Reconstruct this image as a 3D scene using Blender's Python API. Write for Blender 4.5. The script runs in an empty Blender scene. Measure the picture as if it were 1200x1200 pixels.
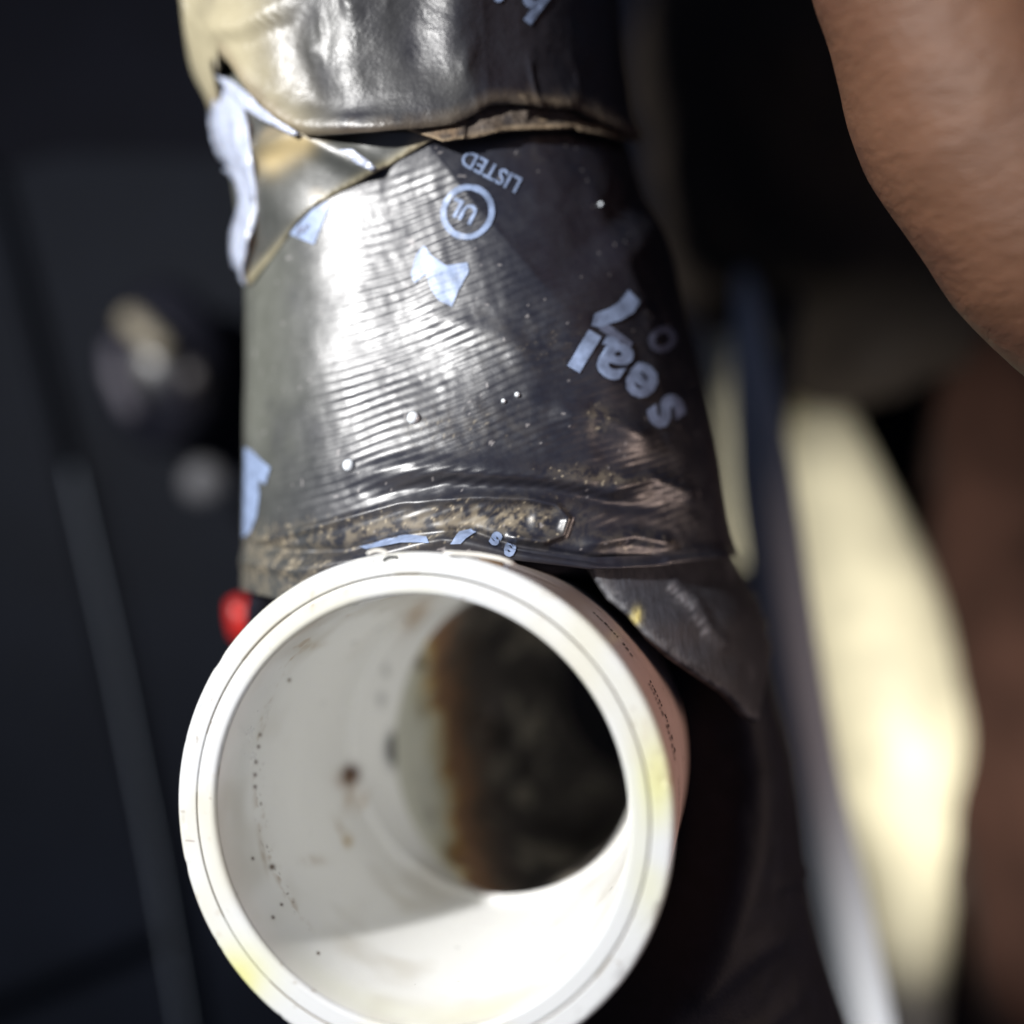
import bpy, bmesh, math, random
import numpy as np
from mathutils import Vector, noise
from mathutils.bvhtree import BVHTree
from mathutils.geometry import delaunay_2d_cdt

random.seed(7); rng = np.random.default_rng(7)
K = 0.01                      # everything is authored in centimetres, built in metres
D = 12.39                     # camera height above the rim of the white fitting
F = 1250.0                    # focal length in 1200-pixel units
sc = bpy.context.scene
C = sc.collection

# ------------------------------------------------------------------ camera
cam = bpy.data.cameras.new('camera'); co = bpy.data.objects.new('camera', cam); C.objects.link(co)
co.location = (0, 0, D*K); cam.sensor_width = 36; cam.lens = 36*F/1200
cam.clip_start = 0.005; cam.clip_end = 20
cam.dof.use_dof = True; cam.dof.focus_distance = 13.4*K; cam.dof.aperture_fstop = 4.7
sc.camera = co
# ------------------------------------------------------------------ world
w = bpy.data.worlds.new('World'); sc.world = w; w.use_nodes = True
bg = w.node_tree.nodes['Background']; bg.inputs[0].default_value = (0.42, 0.50, 0.80, 1); bg.inputs[1].default_value = 0.125
# ------------------------------------------------------------------ work light and added fills
def area(name, loc, target, size, power, col, shape='DISK'):
    l = bpy.data.lights.new(name, 'AREA'); l.shape = shape; l.size = size*K; l.energy = power; l.color = col
    o = bpy.data.objects.new(name, l); C.objects.link(o); o.location = [c*K for c in loc]
    d = Vector(target)-Vector(loc); o.rotation_euler = d.to_track_quat('-Z', 'Y').to_euler(); return o
area('work_light', (-26, 14, 26), (-1, 0, -2), 2.1, 3.8, (1.0, 0.988, 0.97))
area('warm_bounce_fill', (19, -2, 3.5), (2, -3, -3), 6, .14, (1.0, .74, .62))  # added fill, stands in for warm light bounced onto the fitting's right side
sp = bpy.data.lights.new('pipe_fill_spot', 'SPOT'); sp.energy = 9; sp.spot_size = math.radians(38); sp.spot_blend = 1; sp.shadow_soft_size = .006; sp.color = (1, .97, .9)  # spot added to brighten the background pipe and hose
so = bpy.data.objects.new('pipe_fill_spot', sp); C.objects.link(so); so.location = (.15, -.24, .09)
so.rotation_euler = (Vector((.122, -.055, -.23))-so.location).to_track_quat('-Z', 'Y').to_euler()
sc.view_settings.view_transform = 'Standard'; sc.view_settings.look = 'None'
sc.view_settings.exposure = 0; sc.view_settings.gamma = 1

# ------------------------------------------------------------------ helpers
def tag(o, label=None, cat=None, group=None, kind=None):
    if label: o['label'] = label
    if cat: o['category'] = cat
    if group: o['group'] = group
    if kind: o['kind'] = kind
    return o
def empty(name, loc, label, cat, group=None):
    o = bpy.data.objects.new(name, None); C.objects.link(o); o.location = [c*K for c in loc]
    o.empty_display_size = .01
    return tag(o, label, cat, group)
def mesh(name, V, Fc, mat, parent=None, col=None, smooth=True):
    """V in cm (world); Fc list of index tuples; col optional Nx3 vertex colour"""
    V = np.asarray(V, float)
    off = np.zeros(3)
    me = bpy.data.meshes.new(name)
    if parent is not None: off = np.array(world_loc(parent))
    me.from_pydata((V*K-off).tolist(), [], [tuple(map(int, f)) for f in Fc])
    me.polygons.foreach_set('use_smooth', [smooth]*len(me.polygons))
    if col is not None:
        a = me.color_attributes.new('Col', 'FLOAT_COLOR', 'POINT')
        c = np.ones((len(V), 4)); c[:, :3] = col
        a.data.foreach_set('color', c.ravel())
    me.materials.append(mat); me.update()
    o = bpy.data.objects.new(name, me); C.objects.link(o)
    if parent is not None: o.parent = parent
    return o
def world_loc(o):
    v = Vector((0, 0, 0))
    while o is not None: v += o.location; o = o.parent
    return v
def proj(P):
    P = np.asarray(P, float); ww = D-P[..., 2]
    return 600+F*P[..., 0]/ww, 600-F*P[..., 1]/ww
def unproj(px, py, z):
    ww = D-z; return np.array([(px-600)*ww/F, (600-py)*ww/F, z])
def gridfaces(nr, nc, closed=False):
    i = np.arange(nr-1)[:, None]; j = np.arange(nc if closed else nc-1)[None, :]; k = (j+1) % nc
    a = i*nc+j; b = i*nc+k; c = (i+1)*nc+k; d = (i+1)*nc+j
    return np.stack([a+0*k, b, c, d], -1).reshape(-1, 4)
def sstep(a, b, x):
    t = np.clip((x-a)/(b-a), 0, 1); return t*t*(3-2*t)
def seg_dist(px, py, pts):
    """distance to a polyline, arc parameter 0..1, signed side"""
    best = np.full(px.shape, 1e9); par = np.zeros(px.shape); sd = np.zeros(px.shape)
    pts = np.array(pts, float); L = np.r_[0, np.cumsum(np.hypot(*np.diff(pts, axis=0).T))]
    for k in range(len(pts)-1):
        a, b = pts[k], pts[k+1]; d = b-a; l2 = d@d
        t = np.clip(((px-a[0])*d[0]+(py-a[1])*d[1])/l2, 0, 1)
        qx, qy = px-a[0]-t*d[0], py-a[1]-t*d[1]; r = np.hypot(qx, qy); m = r < best
        best = np.where(m, r, best); par = np.where(m, (L[k]+t*(L[k+1]-L[k]))/L[-1], par)
        sd = np.where(m, np.sign(d[0]*qy-d[1]*qx), sd)
    return best, par, sd
def vnoise(P, scale, seed=0, octaves=3):
    """smooth value noise on an Nx3 array (numpy lattice)"""
    P = np.asarray(P, float)*scale+seed*17.3; out = 0; amp = 1; tot = 0
    for o in range(octaves):
        i = np.floor(P).astype(np.int64); f = P-i; f = f*f*(3-2*f); r = 0
        for dx in (0, 1):
            for dy in (0, 1):
                for dz in (0, 1):
                    h = (i[..., 0]+dx)*374761393+(i[..., 1]+dy)*668265263+(i[..., 2]+dz)*2147483647+seed*1274126177
                    h = (h ^ (h >> 13))*1274126177; h = (h ^ (h >> 16)) & 0xffff
                    wt = (f[..., 0] if dx else 1-f[..., 0])*(f[..., 1] if dy else 1-f[..., 1])*(f[..., 2] if dz else 1-f[..., 2])
                    r = r+wt*(h/32767.5-1)
        out = out+amp*r; tot += amp; amp *= .5; P = P*2.03+5.1
    return out/tot
def mixc(a, b, t):
    t = np.clip(np.asarray(t, float), 0, 1)[..., None]; return a*(1-t)+np.asarray(b)*t

# ------------------------------------------------------------------ materials
def mat(name, base=(.5, .5, .5), rough=.5, spec=.5, attr=False, bumps=(), var=0, varscale=1, rvar=0, rscale=2, sub=0, subcol=None,
        coat=0, trans=0, metal=0, sheen=0, stretch=None, ior=1.5):
    """bumps: list of (scale per cm, strength, distance cm)"""
    m = bpy.data.materials.new(name); m.use_nodes = True; n = m.node_tree.nodes; l = m.node_tree.links
    b = n['Principled BSDF']; b.inputs['Roughness'].default_value = rough
    b.inputs['Specular IOR Level'].default_value = spec; b.inputs['Metallic'].default_value = metal
    b.inputs['IOR'].default_value = ior
    b.inputs['Coat Weight'].default_value = coat; b.inputs['Coat Roughness'].default_value = .15
    b.inputs['Sheen Weight'].default_value = sheen
    if sub:
        b.inputs['Subsurface Weight'].default_value = sub; b.inputs['Subsurface Scale'].default_value = .004
        b.inputs['Subsurface Radius'].default_value = subcol or (1, .6, .4)
    tc = n.new('ShaderNodeTexCoord'); mp = n.new('ShaderNodeMapping'); mp.inputs['Scale'].default_value = (100,)*3
    geo = n.new('ShaderNodeNewGeometry'); l.new(geo.outputs['Position'], mp.inputs['Vector'])
    if stretch:
        mp.inputs['Rotation'].default_value = (0, 0, stretch[0]); mp.inputs['Scale'].default_value = (100*stretch[1], 100*stretch[2], 100*stretch[1])
    def nz(scale, det=4, rg=.6):
        t = n.new('ShaderNodeTexNoise'); t.inputs['Scale'].default_value = scale; t.inputs['Detail'].default_value = det
        t.inputs['Roughness'].default_value = rg; l.new(mp.outputs[0], t.inputs['Vector']); return t.outputs['Fac']
    if attr:
        src = n.new('ShaderNodeVertexColor'); src.layer_name = 'Col'; out = src.outputs['Color']
    else:
        src = n.new('ShaderNodeRGB'); src.outputs[0].default_value = (*base, 1); out = src.outputs[0]
    if var:
        r = n.new('ShaderNodeMapRange'); r.inputs['From Min'].default_value = .3; r.inputs['From Max'].default_value = .7
        r.inputs['To Min'].default_value = 1-var; r.inputs['To Max'].default_value = 1+var
        l.new(nz(varscale, 6), r.inputs['Value'])
        v = n.new('ShaderNodeVectorMath'); v.operation = 'SCALE'; l.new(out, v.inputs[0]); l.new(r.outputs[0], v.inputs['Scale']); out = v.outputs[0]
    l.new(out, b.inputs['Base Color'])
    if rvar:
        r = n.new('ShaderNodeMapRange'); r.inputs['From Min'].default_value = .3; r.inputs['From Max'].default_value = .7
        r.inputs['To Min'].default_value = rough-rvar; r.inputs['To Max'].default_value = rough+rvar
        l.new(nz(rscale, 5), r.inputs['Value']); l.new(r.outputs[0], b.inputs['Roughness'])
    prev = None
    for s, st, dist in bumps:
        bm_ = n.new('ShaderNodeBump'); bm_.inputs['Strength'].default_value = st; bm_.inputs['Distance'].default_value = dist*K
        l.new(nz(s), bm_.inputs['Height'])
        if prev: l.new(prev, bm_.inputs['Normal'])
        prev = bm_.outputs[0]
    if prev: l.new(prev, b.inputs['Normal'])
    return m
M_pvc = mat('white_pvc', attr=True, rough=.34, spec=.5, bumps=[(1.5, .25, .03), (30, .15, .004)], rvar=.08, sub=.12, subcol=(.6, .6, .5))
M_film = mat('black_film', attr=True, rough=.42, spec=.78, ior=1.64, bumps=[(9, .35, .01), (55, .35, .003)], rvar=.09, rscale=3)
M_cuff = mat('cuff_film', attr=True, rough=.44, spec=.7, ior=1.55, bumps=[(5, .7, .03), (40, .3, .004)], rvar=.08, rscale=2)
M_rub = mat('black_rubber', base=(.006, .006, .011), rough=.65, spec=.2, bumps=[(4, .5, .03), (30, .4, .006)], var=.3, varscale=3)
M_flap = mat('scuffed_rubber', attr=True, rough=.6, spec=.35, bumps=[(14, .9, .02), (45, .6, .006)], stretch=(math.radians(52), 1, .22), var=.35, varscale=12)
M_strip = mat('clear_tape_strip', base=(.42, .45, .56), rough=.27, spec=.9, ior=1.6, bumps=[(2.5, .9, .12), (9, .7, .03)], sub=.2, var=.15, varscale=3)
M_ink = mat('pale_blue_ink', base=(.21, .27, .41), rough=.42, spec=.5, var=.4, varscale=5, bumps=[(30, .3, .004)])
M_ink2 = mat('worn_blue_ink', base=(.12, .14, .21), rough=.45, spec=.5, var=.4, varscale=14)
M_blk = mat('black_print', base=(.03, .02, .02), rough=.5)
M_skin = mat('skin', attr=True, rough=.55, spec=.35, bumps=[(2.2, .7, .07), (7, .9, .035), (24, .9, .016)], sub=.1, subcol=(1, .35, .15), stretch=(math.radians(-38), .55, 1.3), var=.10, varscale=2.0)
M_floor = mat('dark_floor', base=(.0035, .004, .008), rough=.7, spec=.08, bumps=[(.4, .3, .2)], var=.3, varscale=.12)
M_panel = mat('black_panel', base=(.004, .0055, .010), rough=.65, spec=.10, var=.25, varscale=.15)
M_clip = mat('black_plastic', base=(.012, .012, .018), rough=.32, spec=.6)
M_red = mat('red_plastic', base=(.42, .014, .01), rough=.4)
M_cable = mat('grey_cable', base=(.055, .062, .075), rough=.42, spec=.5)
M_bgpipe = mat('cream_pipe', base=(.72, .67, .48), rough=.5, var=.22, varscale=.35)
M_cloth = mat('brown_cloth', base=(.050, .024, .017), rough=.9, spec=.1, bumps=[(1, .6, .2)], var=.3, varscale=.3, sheen=.1)
M_sleeve = mat('dark_sleeve', base=(.02, .018, .02), rough=.9, bumps=[(8, .5, .05)])
M_tan = mat('tan_backing', attr=True, rough=.7, spec=.3, bumps=[(8, .9, .04), (35, .6, .01)], var=.3, varscale=9)
M_drop = mat('water_droplet', base=(.75, .8, .85), rough=.08, spec=.8, coat=.5)
M_burr = mat('torn_white_plastic', base=(.8, .78, .72), rough=.4)

# ================================================================== STRUCTURE: surfaces seen far behind
def box(bm, x0, x1, y0, y1, z0, z1, bev=0):
    r = bmesh.ops.create_cube(bm, size=1)
    for v in r['verts']:
        v.co = Vector(((x0 if v.co.x < 0 else x1), (y0 if v.co.y < 0 else y1), (z0 if v.co.z < 0 else z1)))
    if bev:
        es = list({e for v in r['verts'] for e in v.link_edges})
        bmesh.ops.bevel(bm, geom=es, offset=bev, segments=3, affect='EDGES', profile=.5)
def from_bm(name, bm, m, parent=None, smooth=True, rot=None, loc=None):
    V = np.array([v.co[:] for v in bm.verts]); bm.verts.index_update()
    if rot is not None: V = V@np.array(rot).T
    if loc is not None: V = V+np.array(loc)
    Fc = [tuple(v.index for v in f.verts) for f in bm.faces]; bm.free()
    return mesh(name, V, Fc, m, parent, smooth=smooth)
ZF = -30.0
bm = bmesh.new(); bmesh.ops.create_grid(bm, x_segments=40, y_segments=40, size=90)
for v in bm.verts: v.co.z = ZF-1.6+.25*noise.noise(v.co*.05)
tag(from_bm('floor', bm, M_floor), kind='structure')
# dark slabs lying on the floor, a raised seam strip between them
def slab(px_poly, z, th, name, label=None):
    top = [unproj(a, b, z) for a, b in px_poly]; n = len(top)
    bm = bmesh.new(); vs = [bm.verts.new(p) for p in top]; f = bm.faces.new(vs)
    if f.normal.z < 0 or True: bm.normal_update()
    if f.normal.z < 0: f.normal_flip()
    r = bmesh.ops.extrude_face_region(bm, geom=[f])
    for v in [g for g in r['geom'] if isinstance(g, bmesh.types.BMVert)]: v.co.z += th
    bmesh.ops.recalc_face_normals(bm, faces=bm.faces)
    bmesh.ops.bevel(bm, geom=list(bm.edges), offset=.25, segments=3, affect='EDGES')
    return bm
panels = [
 ([(-420, -80), (-10, 200), (45, 420), (82, 565), (120, 760), (205, 1090), (-120, 1225), (-420, 1350)], -27.5, 'large dark slab filling the lower left, behind the long pale seam'),
 ([(-420, 1378), (-95, 1240), (212, 1112), (238, 1290), (250, 1500), (-420, 1500)], -27.5, 'small dark slab in the bottom left corner, below the crossing joint'),
 ([(0, 200), (60, 180), (340, 180), (700, 180), (700, 1500), (262, 1500), (248, 1290), (222, 1090), (140, 760), (92, 560), (55, 400)], -28.6, 'dark slab behind the white rim, right of the long pale seam'),
]
for pl, z, lab in panels:
    o = from_bm('floor_slab', slab(pl, z, -1.5, ''), M_panel, smooth=False)
    tag(o, lab, 'floor slab', 'dark slabs lying on the floor')
def tube(path, rad, seg=24, caps=True):
    path = np.array(path, float); n = len(path); rad = np.broadcast_to(rad, (n,))
    T = np.gradient(path, axis=0); T /= np.linalg.norm(T, axis=1)[:, None]
    up = np.array([0.13, .2, 1.]); V = []
    u = np.cross(T[0], up); u /= np.linalg.norm(u)
    for i in range(n):
        u = u-T[i]*(u@T[i]); u /= np.linalg.norm(u); v = np.cross(T[i], u)
        a = np.linspace(0, 2*np.pi, seg, endpoint=False)
        V.append(path[i]+rad[i]*(np.outer(np.cos(a), u)+np.outer(np.sin(a), v)))
    V = np.concatenate(V); Fc = [tuple(f) for f in gridfaces(n, seg, True)]
    if caps:
        Fc.append(tuple(range(seg))[::-1]); Fc.append(tuple((n-1)*seg+k for k in range(seg)))
    return V, Fc
def spline(pts, n):
    pts = np.array(pts, float); t = np.r_[0, np.cumsum(np.linalg.norm(np.diff(pts, axis=0), axis=1))]; t /= t[-1]
    s = np.linspace(0, 1, n); out = np.stack([np.interp(s, t, pts[:, k]) for k in range(pts.shape[1])], 1)
    w_ = max(3, n//(len(pts)*2)); ker = np.hanning(w_+2)[1:-1]; ker /= ker.sum()
    pad = np.concatenate([2*out[0]-out[w_:0:-1], out, 2*out[-1]-out[-2:-w_-2:-1]])
    return np.stack([np.convolve(pad[:, k], ker, 'same')[w_:-w_] for k in range(pts.shape[1])], 1)
# the raised strip along the seam
V, Fc = tube(spline([unproj(86, 560, -27.2), unproj(135, 775, -27.2), unproj(182, 1010, -27.2), unproj(215, 1200, -27.2), unproj(240, 1400, -27.2)], 40), .06, 10)
tag(mesh('seam_strip', V, Fc, mat('strip_rubber', base=(.20, .23, .28), rough=.5)), 'thin raised strip running down between the dark slabs at the left', 'strip')
# pale pipe standing blurred behind on the right
e = empty('background_pipe', unproj(1035, 900, ZF), 'blurred cream white pipe brightly lit behind the grey hose at the right', 'pipe')
zb = -24.0
pth = spline([unproj(935, 455, zb-3), unproj(952, 520, zb), unproj(1000, 680, zb), unproj(1046, 850, zb), unproj(1063, 1000, zb-1), unproj(1062, 1250, zb-2), unproj(1060, 1700, zb-3)], 60)
V, Fc = tube(pth, np.convolve(np.pad(np.interp(np.linspace(0, 1, 60), [0, .1, .2, .33, .46, .62, 1], [1.2, 1.6, 2.4, 2.95, 1.7, 1.1, .9]), 5, 'edge'), np.hanning(13)[1:-1]/np.hanning(13).sum(), 'valid'), 40); mesh('pipe_wall', V, Fc, M_bgpipe, e)
V, Fc = tube([unproj(872, 395, zb), unproj(880, 470, zb), unproj(890, 560, zb), unproj(893, 660, zb)], [1.1, 1.2, 1.1, .8], 24)
mesh('branch_stub', V, Fc, M_bgpipe, e)
# cables
def cable(name, pts, r, m, label, cat='cable'):
    V, Fc = tube(spline(pts, 90), r, 20); return tag(mesh(name, V, Fc, m), label, cat)
zc_ = -11
cable('grey_hose', [unproj(862, 180, -29), unproj(874, 300, -24), unproj(880, 430, -16), unproj(900, 580, zc_), unproj(924, 750, zc_), unproj(951, 910, zc_), unproj(985, 1060, zc_), unproj(1012, 1200, zc_), unproj(1060, 1450, zc_)], [.3]*20+list(np.linspace(.3, .62, 30))+[.62]*40, mat('grey_hose', base=(.38, .41, .46), rough=.6),
      'grey hose running down close beside the right edge of the taped pipe')
cable('black_cable', [unproj(1010, -250, -27), unproj(965, 100, -26), unproj(930, 300, -22), unproj(900, 560, -16), unproj(890, 800, -17), unproj(900, 1300, -18)], .42, M_clip,
      'black cable behind the grey hose, crossing the blurred cream pipe')
# brown cloth heap
def heap(name, c, s, m, label, cat, seed):
    bm = bmesh.new(); bmesh.ops.create_icosphere(bm, subdivisions=5, radius=1)
    for v in bm.verts:
        p = v.co.copy(); f = 1+.22*noise.noise(p*1.6+Vector((seed, 0, 0)))+.08*noise.noise(p*5+Vector((0, seed, 0)))
        v.co = Vector((p.x*s[0]*f+c[0], p.y*s[1]*f+c[1], max(p.z*s[2]*f+c[2], ZF-1.5)))
    return tag(from_bm(name, bm, m), label, cat)
c = unproj(1215, 800, -25); heap('brown_cloth', c, (5.0, 14, 5), M_cloth, 'crumpled dark reddish brown cloth, blurred, below the hand at the right', 'cloth', 3.1)
c = unproj(1010, 130, -24); heap('dark_bag', c, (7.2, 9.2, 7), mat('dark_brown_bag', base=(.028, .022, .018), rough=.75, spec=.15), 'dark brown bag, blurred, between the taped pipe and the hand', 'bag', 8.4)
# black clip with a pale tongue at the left
e = empty('plastic_clip', unproj(190, 440, ZF), 'blurred black plastic clip with a small pale tongue, left of the taped pipe', 'clip')
bm = bmesh.new(); bmesh.ops.create_uvsphere(bm, u_segments=40, v_segments=24, radius=1)
for v in bm.verts: v.co = Vector((v.co.x*2.1, v.co.y*3.0, v.co.z*1.8))
from_bm('clip_body', bm, M_clip, e, loc=unproj(195, 430, -25))
V, Fc = tube(spline([unproj(148, 370, -22.6), unproj(168, 388, -22.2), unproj(196, 416, -22.4)], 12), [.15]+[.42]*10+[.15], 16)
mesh('clip_tongue', V, Fc, mat('pale_plastic', base=(.26, .23, .17), rough=.5), e)
V, Fc = tube(spline([unproj(135, 400, -23.2), unproj(135, 440, -22.8), unproj(160, 490, -23)], 14), [.1]+[.34]*12+[.1], 16)
mesh('clip_rib', V, Fc, mat('grey_plastic', base=(.08, .075, .095), rough=.5), e)
V, Fc = tube([unproj(222, 430, -23.2), unproj(226, 452, -23.2)], .3, 14); mesh('clip_rivet', V, Fc, mat('rivet_metal', base=(.12, .11, .11), rough=.4), e)
bm = bmesh.new(); bmesh.ops.create_uvsphere(bm, u_segments=24, v_segments=16, radius=.75)
tag(from_bm('round_knob', bm, mat('grey_knob', base=(.14, .14, .15), rough=.6), loc=unproj(240, 565, -25)), 'small blurred grey knob under the black clip', 'knob')
# red cap
e = empty('red_cap', unproj(300, 800, ZF), 'small blurred red cap on a black lead, peeping out left of the white rim', 'cap')
V, Fc = tube([unproj(291, 752, -9), unproj(288, 740, -9), unproj(285, 722, -9), unproj(284, 706, -9), unproj(286, 700, -9)], [.2, .3, .31, .29, .12], 24); mesh('cap_shell', V, Fc, M_red, e)
V, Fc = tube(spline([unproj(291, 750, -9), unproj(300, 790, -12), unproj(310, 830, -22), unproj(320, 860, -31.6)], 30), .14, 12); mesh('lead', V, Fc, M_clip, e)

# ================================================================== TAPED PIPE
rows = np.array([(-900, 150, 668), (-200, 196, 712), (0, 217, 722), (150, 262, 742), (320, 286, 795), (500, 286, 836), (640, 284, 864), (700, 282, 890), (800, 276, 915),
                 (900, 268, 937), (1080, 300, 962), (1200, 345, 1005), (1400, 420, 1090)], float)
ZC = -5.2; WC = D-ZC
def body_cr(Y):
    py = 600-np.asarray(Y)*F/16.9
    yy = np.arange(-900, 1400, 10.); l = np.interp(yy, rows[:, 0], rows[:, 1]); r = np.interp(yy, rows[:, 0], rows[:, 2])
    k = np.hanning(13); k /= k.sum(); l = np.convolve(np.pad(l, 6, 'edge'), k, 'valid'); r = np.convolve(np.pad(r, 6, 'edge'), k, 'valid')
    L = np.interp(py, yy, l); R = np.interp(py, yy, r)
    aL = np.arctan((L-600)/F); aR = np.arctan((R-600)/F)          # tangent rays of the silhouette
    mid = (aL+aR)/2; half = (aR-aL)/2
    d = WC/np.cos(mid); return WC*np.tan(mid), d*np.sin(half)
def body_pt(th, Y, h=0):
    cx, R = body_cr(Y); return np.stack([cx+(R+h)*np.sin(th), Y+0*th, ZC+(R+h)*np.cos(th)], -1)

def ridge(px, py, pts, wd, amp, ends=.22, asym=0):
    d, t, s = seg_dist(px, py, pts); wv = wd*(1+asym*s)
    return amp*np.exp(-(d/wv)**2)*sstep(0, ends, t)*(1-sstep(1-ends, 1, t))
def crease(px, py, a, b, amp, s, ends=40):
    """surface falls away on the right-hand side of the line a->b"""
    a = np.array(a, float); b = np.array(b, float); d = b-a; L = np.hypot(*d); d /= L
    t = (px-a[0])*d[0]+(py-a[1])*d[1]; q = -((px-a[0])*d[1]-(py-a[1])*d[0])*-1
    side = np.maximum(0, (px-a[0])*(-d[1])+(py-a[1])*d[0])
    return -amp*(1-np.exp(-side/s))*sstep(-ends, ends*.3, t)*(1-sstep(L-ends*.3, L+ends, t))
def h_film(P):
    px, py = proj(P); h = np.zeros(px.shape)
    h -= .25*(1-sstep(70, 130, py))
    h -= .30*np.exp(-((px-470)/115)**2)*sstep(100, 240, py)*(1-sstep(400, 560, py))
    h += .035*vnoise(P, .55, 1, 2)+.014*vnoise(P, 1.6, 2, 2)
    # drawn-out pleats of the stretched film
    warp = 9*vnoise(P, .35, 5, 2)+2.2*vnoise(P, 1.7, 6, 1)
    slope = .34+.10*sstep(450, 600, py)*sstep(420, 700, px)
    ph = (py+slope*(px-450)+warp)/11.3
    saw = ph-np.floor(ph); prof = np.where(saw < .68, saw/.68, (1-saw)/.32); prof = prof*prof*(3-2*prof)
    m = sstep(315, 420, px+.25*(py-400))*(1-sstep(600, 740, px-.55*(py-330)))*sstep(175, 230, py)*(1-sstep(575, 640, py))
    m = m*(.22+.78*sstep(-.3, .35, vnoise(P, .8, 9, 3)))
    h += .010*vnoise(P, 3.5, 19, 3)*sstep(330, 430, px)+.03*np.maximum(0, vnoise(P, 1.8, 18, 3)-.05)*sstep(480, 560, px)*sstep(320, 380, py)*(1-sstep(720, 780, px))
    h += .0145*m*prof
    # a second finer weave, weak
    h += .0012*np.sin((px-.35*py)/3.1)*m
    # facet on the lit side ends on a diagonal crease
    h += crease(px, py, (640, 335), (505, 170), .16, 45)
    h += ridge(px, py, [(640, 335), (700, 420), (760, 560)], 26, .05)
    # folds above the rim
    h += ridge(px, py, [(285, 640), (330, 628), (400, 610), (470, 590), (560, 583), (620, 585), (650, 592), (664, 608), (658, 626), (636, 634), (590, 628)], 4.5, .075, .03)
    h -= ridge(px, py, [(350, 650), (430, 632), (520, 612), (580, 606), (630, 609)], 12, .045, .05)
    h += ridge(px, py, [(280, 655), (350, 668), (430, 655), (520, 630), (620, 652), (720, 664), (860, 650)], 9, .09, .02)
    h -= ridge(px, py, [(280, 634), (330, 646), (400, 646), (470, 628), (550, 622), (600, 640), (700, 656), (780, 655)], 5, .10, .03)
    h += ridge(px, py, [(380, 560), (480, 548), (570, 552), (660, 560), (760, 572)], 15, .085)
    h -= ridge(px, py, [(420, 585), (520, 566), (640, 572), (720, 590), (800, 596)], 9, .08)
    h += ridge(px, py, [(670, 640), (740, 628), (800, 640)], 8, .085)
    h += ridge(px, py, [(690, 580), (760, 560), (830, 590)], 9, .07)
    h += ridge(px, py, [(640, 480), (700, 492), (770, 520)], 12, .07)
    h += ridge(px, py, [(470, 360), (560, 385), (600, 400), (640, 440)], 16, .035)
    h += ridge(px, py, [(300, 330), (294, 450), (296, 560)], 6, .035)
    h += ridge(px, py, [(690, 190), (730, 300), (780, 420)], 12, .035)
    return h
def col_film(P):
    px, py = proj(P); n = len(px); c = np.tile(np.array([.009, .010, .018]), (n, 1))
    nz = vnoise(P, 9, 21, 3); n2 = vnoise(P, 1.1, 22, 3); grain = vnoise(P, 26, 23, 2)
    # matte grey glare painted as a dust film on the lit left flank
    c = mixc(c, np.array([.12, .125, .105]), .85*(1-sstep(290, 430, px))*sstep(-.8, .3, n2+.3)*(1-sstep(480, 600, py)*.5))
    dust = .16*sstep(.1, .6, n2)*sstep(-.2, .5, nz)
    c = mixc(c, np.array([.07, .062, .05]), dust)
    def patch_(x, y, rx, ry, k, ang=0):
        ca, sa = math.cos(ang), math.sin(ang); u = ((px-x)*ca+(py-y)*sa)/rx; v = (-(px-x)*sa+(py-y)*ca)/ry
        return k*np.exp(-(u*u+v*v))
    sand = patch_(470, 618, 110, 17, 1.2, -.12)+patch_(600, 608, 60, 15, 1.5)+patch_(320, 632, 50, 14, 1.2)+patch_(320, 672, 60, 26, 1.1)+patch_(702, 492, 14, 14, .7)+patch_(700, 558, 50, 9, .7, .1)+patch_(720, 636, 80, 12, .35)+patch_(540, 500, 90, 28, .15)+patch_(640, 400, 60, 40, .08)
    sand = sand*sstep(-.35, .35, nz+.6*grain)
    c = mixc(c, np.array([.22, .185, .13]), sand*.62)
    speck = (grain > .52)*(nz > -.1)*.5*sstep(0, .3, sand)
    c = mixc(c, np.array([.55, .47, .34]), speck)
    dots = (vnoise(P, 13, 31, 1) > .86)*(n2 > -.2)
    c = mixc(c, np.array([.32, .30, .30]), dots*.6)
    return c

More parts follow.
